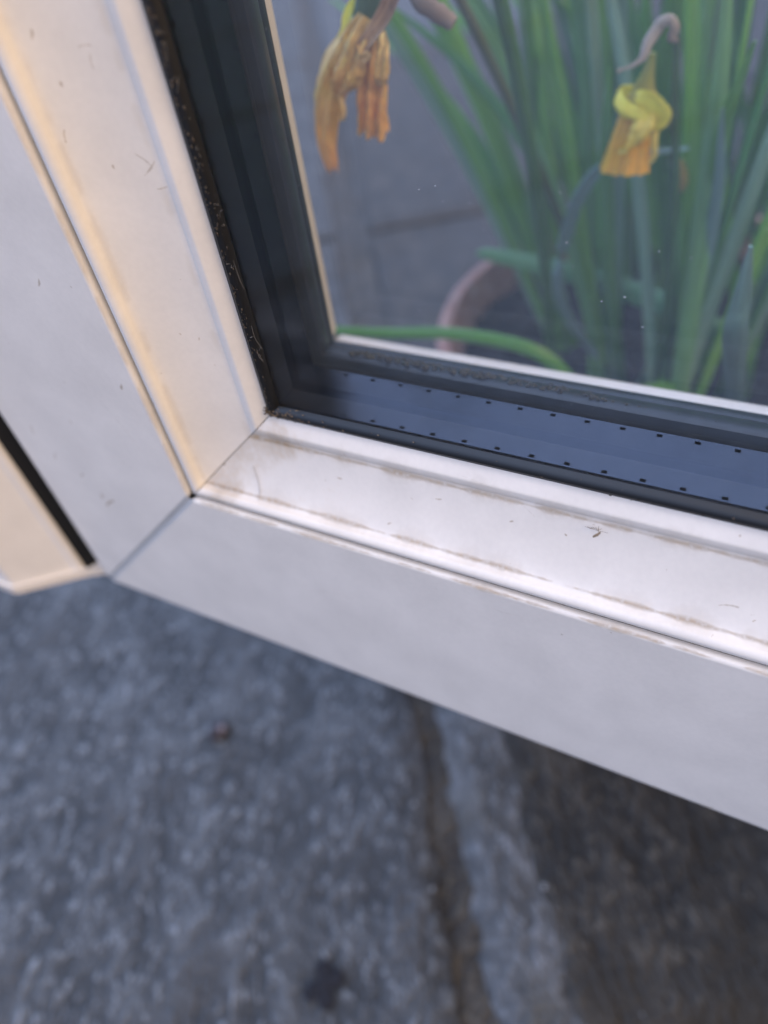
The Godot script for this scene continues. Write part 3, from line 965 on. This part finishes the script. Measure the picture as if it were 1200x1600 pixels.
func make_flowers() -> void:
	var petal_mat := tinted(0.55, 0.85)
	var stem_mat := tinted(0.45, 0.1)
	var dry := tinted(0.75, 0.25)
	# --- the brown shrivelled flower nearest the glass
	var at := POT + Vector3(-0.045, 0.082, 0.055)
	var f := thing("wilted_daffodil", "shrivelled daffodil with brown and ochre petals hanging behind the glass", "flower", at)
	var z := -0.105
	part("stem", tube(moved([Vector3(0.0935, 0.083, -0.181), Vector3(0.094, 0.15, -0.165), Vector3(0.0905, 0.22, -0.142), Vector3(0.083, 0.268, -0.125), Vector3(0.0760, 0.282, -0.112), Vector3(0.0690, 0.272, -0.106), Vector3(0.0660, 0.258, -0.105)], at), [0.0024, 0.0023, 0.0021, 0.0019, 0.0018, 0.0018, 0.002], [Color(0.04, 0.13, 0.03), Color(0.05, 0.15, 0.03), Color(0.04, 0.12, 0.05)], 30, 10), stem_mat, f)
	part("seed_head", tube(moved(v3([[0.0660, 0.259], [0.0645, 0.2535], [0.0625, 0.2485], [0.0605, 0.244]], z), at), [0.0021, 0.0031, 0.0032, 0.0026], [Color(0.06, 0.14, 0.07), Color(0.07, 0.14, 0.06), Color(0.20, 0.17, 0.05)], 16, 12, 0.1), stem_mat, f)
	part("spathe", sheet(moved(v3([[0.0735, 0.2550, 0.003], [0.0708, 0.2505, 0.004], [0.0670, 0.2468, 0.005], [0.0632, 0.2435, 0.005], [0.0600, 0.2405, 0.004]], z), at), [0.0040, 0.0042, 0.0036, 0.0030, 0.0018], [Color(0.30, 0.18, 0.11), Color(0.55, 0.39, 0.24), Color(0.36, 0.22, 0.12)], {"side": Vector3(0.7, -0.6, 0.2), "curl": 0.9, "fold": 0.18, "folds": 4.0, "seed": 2.0, "thick": 0.00025, "streak": 0.28, "nv": 8}), dry, f)
	var ochre := [Color(0.95, 0.74, 0.32), Color(0.97, 0.68, 0.25), Color(0.95, 0.60, 0.20), Color(0.90, 0.50, 0.24)]
	var tan_ := [Color(0.83, 0.66, 0.28), Color(0.97, 0.74, 0.31), Color(0.97, 0.68, 0.26), Color(0.89, 0.53, 0.19)]
	part("corona", sheet(moved(v3([[0.0610, 0.2475, 0.002], [0.0570, 0.2425, 0.0035], [0.0532, 0.2375, 0.004], [0.0502, 0.2320, 0.004], [0.0480, 0.2265, 0.0035], [0.0465, 0.2205, 0.003], [0.0470, 0.2150, 0.003], [0.0474, 0.2128, 0.003]], z), at), [0.0062, 0.0085, 0.0094, 0.0086, 0.0072, 0.0060, 0.0046, 0.0032], ochre, {"side": Vector3(1, 0.05, -0.1), "curl": -0.75, "fold": 0.20, "folds": 4.2, "seed": 3.0, "jag": 0.0012, "nu": 54, "nv": 27, "crinkle": 0.06, "wave": 0.10, "streak": 0.25, "thick": 0.0002}), petal_mat, f)
	part("petal", sheet(moved(v3([[0.0612, 0.2535, 0.0], [0.0588, 0.2500, 0.001], [0.0578, 0.2470, 0.002], [0.0550, 0.2430, 0.003], [0.0515, 0.2392, 0.004], [0.0492, 0.2352, 0.0045], [0.0462, 0.2315, 0.003], [0.0458, 0.2285, 0.002]], z), at), [0.0018, 0.0030, 0.0026, 0.0030, 0.0028, 0.0026, 0.0024, 0.0008], [Color(0.97, 0.97, 0.25), Color(0.97, 0.97, 0.29), Color(0.97, 0.84, 0.29), Color(0.97, 0.84, 0.40)], {"side": Vector3(0.8, 0.5, 0.1), "side_end": Vector3(0.6, 0.3, 0.7), "curl": 0.8, "fold": 0.22, "seed": 5.0, "nu": 41, "nv": 12, "crinkle": 0.06, "wave": 0.25}), petal_mat, f)
	part("petal", sheet(moved(v3([[0.0640, 0.2500, 0.003], [0.0610, 0.2450, 0.005], [0.0585, 0.2400, 0.006], [0.0562, 0.2362, 0.0065], [0.0552, 0.2335, 0.006]], z), at), [0.004, 0.0075, 0.0090, 0.0072, 0.0024], tan_, {"side": Vector3(0.9, -0.35, 0.1), "curl": -0.6, "fold": 0.30, "folds": 5.0, "seed": 7.0, "nu": 38, "nv": 24, "crinkle": 0.06, "wave": 0.15, "jag": 0.0012, "streak": 0.28}), petal_mat, f)
	part("petal", sheet(moved(v3([[0.0548, 0.2345, 0.005], [0.0561, 0.2325, 0.006], [0.0566, 0.2302, 0.0062], [0.0559, 0.2282, 0.006], [0.0545, 0.2272, 0.005], [0.0534, 0.2279, 0.004], [0.0533, 0.2288, 0.003]], z), at), [0.0022, 0.0021, 0.0019, 0.0018, 0.0018, 0.0016, 0.0010], [Color(0.86, 0.66, 0.25), Color(0.95, 0.72, 0.29), Color(0.86, 0.59, 0.19)], {"side": Vector3(0.2, 0.2, 1), "curl": 0.6, "fold": 0.1, "seed": 9.0, "nu": 35, "nv": 9, "crinkle": 0.06}), petal_mat, f)
	part("petal", sheet(moved(v3([[0.0640, 0.2460, -0.001], [0.0632, 0.2410, 0.0], [0.0628, 0.2360, 0.0015], [0.0624, 0.2310, 0.002], [0.0618, 0.2262, 0.002], [0.0614, 0.2222, 0.0015]], z), at), [0.0040, 0.0068, 0.0086, 0.0080, 0.0078, 0.0086], [Color(0.89, 0.66, 0.28), Color(0.97, 0.62, 0.22), Color(0.95, 0.56, 0.17), Color(0.97, 0.59, 0.16)], {"side": Vector3(1, -0.05, -0.15), "curl": -0.35, "fold": 0.34, "folds": 5.4, "seed": 12.0, "jag": 0.0011, "nu": 44, "nv": 27, "crinkle": 0.06, "wave": 0.08, "streak": 0.28}), petal_mat, f)
	part("petal", sheet(moved(v3([[0.0672, 0.2462, 0.001], [0.0678, 0.2435, 0.003], [0.0676, 0.2405, 0.004], [0.0672, 0.2375, 0.0045], [0.0668, 0.2352, 0.004]], z), at), [0.0022, 0.0040, 0.0046, 0.0040, 0.0030], [Color(0.95, 0.78, 0.37), Color(0.97, 0.74, 0.31), Color(0.80, 0.56, 0.22)], {"side": Vector3(1, 0.1, 0.1), "curl": -0.5, "fold": 0.25, "folds": 4.0, "seed": 14.0, "jag": 0.0008, "nu": 28, "nv": 18, "crinkle": 0.06, "wave": 0.2, "streak": 0.28}), petal_mat, f)
	part("petal", sheet(moved(v3([[0.0625, 0.2440, 0.005], [0.0640, 0.2420, 0.0065], [0.0658, 0.2428, 0.007], [0.0664, 0.2422, 0.0068]], z), at), [0.0020, 0.0022, 0.0018, 0.0006], [Color(0.83, 0.62, 0.26), Color(0.95, 0.78, 0.40)], {"side": Vector3(0.2, 0.9, 0.3), "curl": 0.6, "fold": 0.2, "seed": 16.0, "nu": 22, "nv": 9, "crinkle": 0.06}), petal_mat, f)
	# --- dry stalk end beside it
	at = POT + Vector3(-0.035, 0.082, 0.01)
	var d := thing("dried_stalk", "dry grey brown flower stalk end between the wilted flower and the leaves", "plant", at)
	part("stem", tube(moved([Vector3(0.1035, 0.083, -0.226), Vector3(0.092, 0.16, -0.19), Vector3(0.074, 0.23, -0.155), Vector3(0.0665, 0.258, -0.135), Vector3(0.0680, 0.2585, -0.124)], at), [0.0020, 0.0018, 0.0016, 0.0014, 0.0014], [Color(0.05, 0.12, 0.03), Color(0.10, 0.13, 0.06), Color(0.22, 0.17, 0.12)], 24, 8), stem_mat, d)
	part("dry_tip", tube(moved([Vector3(0.0672, 0.2588, -0.1255), Vector3(0.0724, 0.2512, -0.115), Vector3(0.0770, 0.2485, -0.113), Vector3(0.0805, 0.2466, -0.113), Vector3(0.0826, 0.2452, -0.113)], at), [0.0016, 0.0021, 0.0022, 0.0020, 0.0016], [Color(0.16, 0.12, 0.09), Color(0.22, 0.17, 0.13), Color(0.26, 0.20, 0.16), Color(0.36, 0.29, 0.23)], 22, 12, 0.35, 0.7, 3.0), dry, d)
	# --- the yellow flower
	at = POT + Vector3(0.0, 0.082, 0.06)
	var y := thing("yellow_daffodil", "drooping yellow daffodil with orange trumpet and dry papery hook on its stalk", "flower", at)
	z = -0.15
	part("stem", tube(moved([Vector3(0.1385, 0.083, -0.176), Vector3(0.139, 0.13, -0.170), Vector3(0.1362, 0.18, -0.160), Vector3(0.1322, 0.215, -0.153), Vector3(0.1300, 0.2335, -0.15)], at), [0.0019, 0.0017, 0.0014, 0.0011, 0.0009], [Color(0.03, 0.10, 0.025), Color(0.04, 0.13, 0.03), Color(0.05, 0.12, 0.04)], 24, 8), stem_mat, y)
	part("spathe", tube(moved(v3([[0.1307, 0.2318, 0.001], [0.1290, 0.2328, 0.001], [0.1293, 0.2350, 0.001], [0.1283, 0.2366, 0.001], [0.1265, 0.2364, 0.001], [0.1247, 0.2346, 0.001], [0.1233, 0.2316, 0.002], [0.1224, 0.2285, 0.0026], [0.1202, 0.2268, 0.003], [0.1183, 0.2262, 0.003], [0.1163, 0.2254, 0.003]], z), at), [0.0005, 0.0011, 0.0013, 0.0012, 0.0014, 0.0016, 0.0015, 0.0010, 0.0005, 0.0004, 0.0005], [Color(0.22, 0.17, 0.12), Color(0.36, 0.31, 0.24), Color(0.50, 0.45, 0.38), Color(0.46, 0.40, 0.33), Color(0.45, 0.37, 0.27)], 44, 12, 0.45, 0.65, 5.0), dry, y)
	part("flower_tube", tube(moved(v3([[0.1246, 0.2290], [0.1243, 0.2262], [0.1238, 0.2230], [0.1234, 0.2200], [0.1236, 0.2178, 0.001], [0.1240, 0.2155, 0.0015], [0.1243, 0.2135, 0.002]], z), at), [0.0008, 0.0014, 0.0022, 0.0033, 0.0046, 0.0050, 0.0030], [Color(0.42, 0.46, 0.10), Color(0.58, 0.56, 0.14), Color(0.68, 0.58, 0.09)], 16, 14, 0.12), petal_mat, y)
	# the trumpet: an open frilled cone
	var st := begin()
	var n := noise_of(FastNoiseLite.TYPE_SIMPLEX_SMOOTH, 1.0, 8, 3)
	var nu := 20
	var nv := 40
	var P := []
	for i in nu + 1:
		var t := i / float(nu)
		var row := []
		for j in nv + 1:
			var a := TAU * j / nv
			var frill := n.get_noise_2d(cos(a) * 5.0, sin(a) * 5.0)
			var r := lerpf(0.0036, 0.0067, pow(t, 1.1)) * (1.0 + 0.10 * t * sin(a * 6.0 + frill * 3.0) + 0.06 * t * sin(a * 11.0))
			var c := Vector3(0.1223, 0.2185, z).lerp(Vector3(0.1214, 0.1995, z + 0.0035), t)
			row.append(c + Vector3(cos(a) * r, sin(a) * r * 0.12 + frill * 0.0009 * t * t, sin(a) * r * 0.85) - at)
		P.append(row)
	for s in [0.0, 0.0005]:
		for i in nu:
			for j in nv:
				var p := []
				var nn := []
				var cc := []
				for e in [[i, j], [i, j + 1], [i + 1, j + 1], [i + 1, j]]:
					var a: float = TAU * e[1] / nv
					var o := Vector3(cos(a), 0.15, sin(a)).normalized()
					var du: Vector3 = P[mini(e[0] + 1, nu)][e[1]] - P[maxi(e[0] - 1, 0)][e[1]]
					var dv: Vector3 = P[e[0]][(e[1] + 1) % nv] - P[e[0]][(e[1] + nv - 1) % nv]
					var m := du.cross(dv).normalized()
					m = m if m.dot(o) > 0.0 else -m
					p.append(P[e[0]][e[1]] - o * s)
					nn.append(m if s == 0.0 else -m)
					var k := 1.0 + 0.16 * sin(a * 14.0) + 0.25 * n.get_noise_2d(a * 5.0, e[0] * 0.4)
					cc.append(Color(0.97, 0.58, 0.05) * k)
				quad(st, p, nn, [], cc)
	part("trumpet", st.commit(), petal_mat, y, "orange frilled trumpet")
	var yel := [Color(0.99, 0.91, 0.12), Color(0.99, 0.92, 0.13), Color(0.99, 0.90, 0.12)]
	part("petal", sheet(moved(v3([[0.1172, 0.2196, 0.001], [0.1172, 0.2176, 0.0035], [0.1195, 0.2166, 0.0062], [0.1230, 0.2158, 0.0075], [0.1262, 0.2150, 0.007], [0.1274, 0.2150, 0.005]], z), at), [0.0028, 0.0046, 0.0052, 0.0046, 0.0038, 0.0016], yel, {"side": Vector3(0.1, 1, 0.3), "curl": -0.7, "fold": 0.10, "seed": 31.0, "nu": 33, "nv": 14, "crinkle": 0.05, "wave": 0.08}), petal_mat, y)
	part("petal", sheet(moved(v3([[0.1212, 0.2192, 0.003], [0.1238, 0.2190, 0.0055], [0.1264, 0.2182, 0.0062], [0.1284, 0.2168, 0.0058], [0.1290, 0.2152, 0.005], [0.1284, 0.2134, 0.005], [0.1270, 0.2120, 0.005]], z), at), [0.0024, 0.0056, 0.0078, 0.0084, 0.0074, 0.0052, 0.0022], yel, {"side": Vector3(0.3, 0.9, 0.5), "side_end": Vector3(0.9, -0.5, 0.4), "curl": -0.6, "fold": 0.12, "seed": 33.0, "nu": 36, "nv": 14, "crinkle": 0.05, "wave": 0.08}), petal_mat, y)
	part("petal", sheet(moved(v3([[0.1262, 0.2162, 0.006], [0.1257, 0.2138, 0.0085], [0.1250, 0.2112, 0.0092], [0.1236, 0.2086, 0.0090], [0.1215, 0.2068, 0.0085], [0.1198, 0.2062, 0.008]], z), at), [0.0050, 0.0060, 0.0050, 0.0036, 0.0019, 0.0010], [Color(0.96, 0.84, 0.16), Color(0.95, 0.82, 0.18), Color(0.94, 0.78, 0.18)], {"side": Vector3(1, 0.15, -0.2), "side_end": Vector3(0.5, 0.9, 0), "curl": -0.5, "fold": 0.14, "seed": 35.0, "nu": 33, "nv": 16, "crinkle": 0.05, "wave": 0.08}), petal_mat, y)
	part("petal", sheet(moved(v3([[0.1288, 0.2146, 0.004], [0.1284, 0.2118, 0.005], [0.1288, 0.2082, 0.005], [0.1294, 0.2050, 0.0045], [0.1286, 0.2028, 0.004], [0.1274, 0.2013, 0.004]], z), at), [0.0030, 0.0026, 0.0020, 0.0017, 0.0014, 0.0007], [Color(0.96, 0.82, 0.18), Color(0.92, 0.80, 0.20), Color(0.90, 0.82, 0.28)], {"side": Vector3(1, 0, 0.2), "curl": -0.7, "fold": 0.12, "seed": 37.0, "nu": 30, "nv": 11, "crinkle": 0.05, "wave": 0.08}), petal_mat, y)
	part("petal", sheet(moved(v3([[0.1205, 0.2195, -0.004], [0.1185, 0.2180, -0.006], [0.1180, 0.2150, -0.0068], [0.1190, 0.2110, -0.0066]], z), at), [0.003, 0.006, 0.006, 0.002], yel, {"side": Vector3(1, 0, 0.4), "curl": 0.5, "seed": 39.0, "nu": 22, "nv": 11, "crinkle": 0.05, "wave": 0.08}), petal_mat, y)
	# --- a withered bud farther right
	at = POT + Vector3(0.015, 0.082, 0.02)
	var b := thing("withered_bud", "small withered yellowish bud among the leaves right of the yellow flower", "flower", at)
	part("stem", tube(moved([Vector3(0.1535, 0.083, -0.216), Vector3(0.150, 0.13, -0.20), Vector3(0.1405, 0.165, -0.185), Vector3(0.1345, 0.183, -0.178)], at), [0.0014, 0.0012, 0.0010, 0.0009], [Color(0.03, 0.10, 0.025), Color(0.05, 0.13, 0.03)], 18, 7), stem_mat, b)
	part("bud", tube(moved([Vector3(0.1348, 0.181, -0.178), Vector3(0.1344, 0.184, -0.1775), Vector3(0.1338, 0.188, -0.177), Vector3(0.1334, 0.192, -0.177)], at), [0.0008, 0.0022, 0.0019, 0.0003], [Color(0.30, 0.25, 0.12), Color(0.46, 0.33, 0.08), Color(0.50, 0.38, 0.08)], 14, 10, 0.25), dry, b)


# ------------------------------------------------------------------ small things
func make_small_things() -> void:
	rng.seed = 99
	var stone_mat := tinted(0.6)
	var st := begin()
	lump(st, Vector3.ZERO, Vector3(0.0048, 0.0040, 0.0054), Color(0.030, 0.016, 0.019), true)
	lump(st, Vector3(0.0015, 0.0022, -0.0006), Vector3(0.0020, 0.0016, 0.0022), Color(0.22, 0.19, 0.21), true)
	var pebble := part("pebble", st.commit(), stone_mat, self)
	tag(pebble, "small dark reddish pebble lying on the grey paving slab", "pebble")
	pebble.position = Vector3(-0.0584, GROUND + 0.0030, -0.0344)
	pebble.scale = Vector3.ONE * 1.3
	st = begin()
	for q in [Vector2(-0.003, 0.004), Vector2(0.0028, 0.0038), Vector2(-0.0026, -0.0038), Vector2(0.003, -0.0034), Vector2(0, 0)]:
		lump(st, Vector3(q.x, 0, q.y), Vector3(0.0032, 0.0006, 0.0036), Color(0.012, 0.013, 0.016), true)
	var chip := part("dirt_patch", st.commit(), tinted(0.95), self)
	tag(chip, "flat blackish patch of caked dirt on the slab at the bottom edge", "dirt")
	chip.position = Vector3(0.0653, GROUND + 0.0016, 0.0514)
	chip.scale = Vector3.ONE * 1.35
	st = begin()
	for q in [Vector2(0.093, -0.012), Vector2(0.1125, 0.014), Vector2(0.150, -0.004)]:
		lump(st, Vector3(0.163 + (q.x - 0.163) * 1.347, GROUND + 0.0004, 0.0765 + (q.y - 0.0765) * 1.347), Vector3(0.0014, 0.0009, 0.0014) * rng.randf_range(0.6, 1.2), Color(0.26, 0.26, 0.27), true)
	for k in 260:
		var sz := rng.randf_range(0.0002, 0.0006)
		lump(st, Vector3(rng.randf_range(-0.25, 0.3), GROUND + 0.0003, rng.randf_range(-0.15, 0.2)), Vector3(sz, sz, sz), Color(0.3, 0.3, 0.31) * rng.randf_range(0.3, 1.3))
	var grit := part("grit", st.commit(), stone_mat, self)
	tag(grit, "pale grit scattered over the paving below the door", "grit")
	grit.set_meta("kind", "stuff")
	var hair_col := [Color(0.20, 0.16, 0.12), Color(0.30, 0.24, 0.18)]
	var hair := part("hair", tube([Vector3(0.0768, LIFT + 0.0700, -0.0055), Vector3(0.0778, LIFT + 0.0672, -0.0046), Vector3(0.0783, LIFT + 0.0645, -0.0034), Vector3(0.0782, LIFT + 0.0627, -0.0022)], [0.00004, 0.00006, 0.00006, 0.00004], hair_col, 14, 5), stone_mat, self)
	tag(hair, "short dark hair lying on the lower glazing bead near the corner", "hair")
	st = begin()
	for k in 9:
		var c := Vector3(0.1492 + rng.randfn(0, 0.0006), LIFT + 0.0752, -0.0077 + rng.randf() * 0.0004)
		var e := Vector3(rng.randfn(0, 0.0008), rng.randfn(0, 0.0005), rng.randf() * 0.0003)
		st.append_from(tube([c - e, c + Vector3(0, 0.0001, 0.0002), c + e], [0.00003, 0.00004, 0.00003], hair_col, 6, 4), 0, Transform3D())
	var fluff := part("fluff", st.commit(), stone_mat, self)
	tag(fluff, "tiny tuft of dark fluff on the bead below the glass", "fluff")
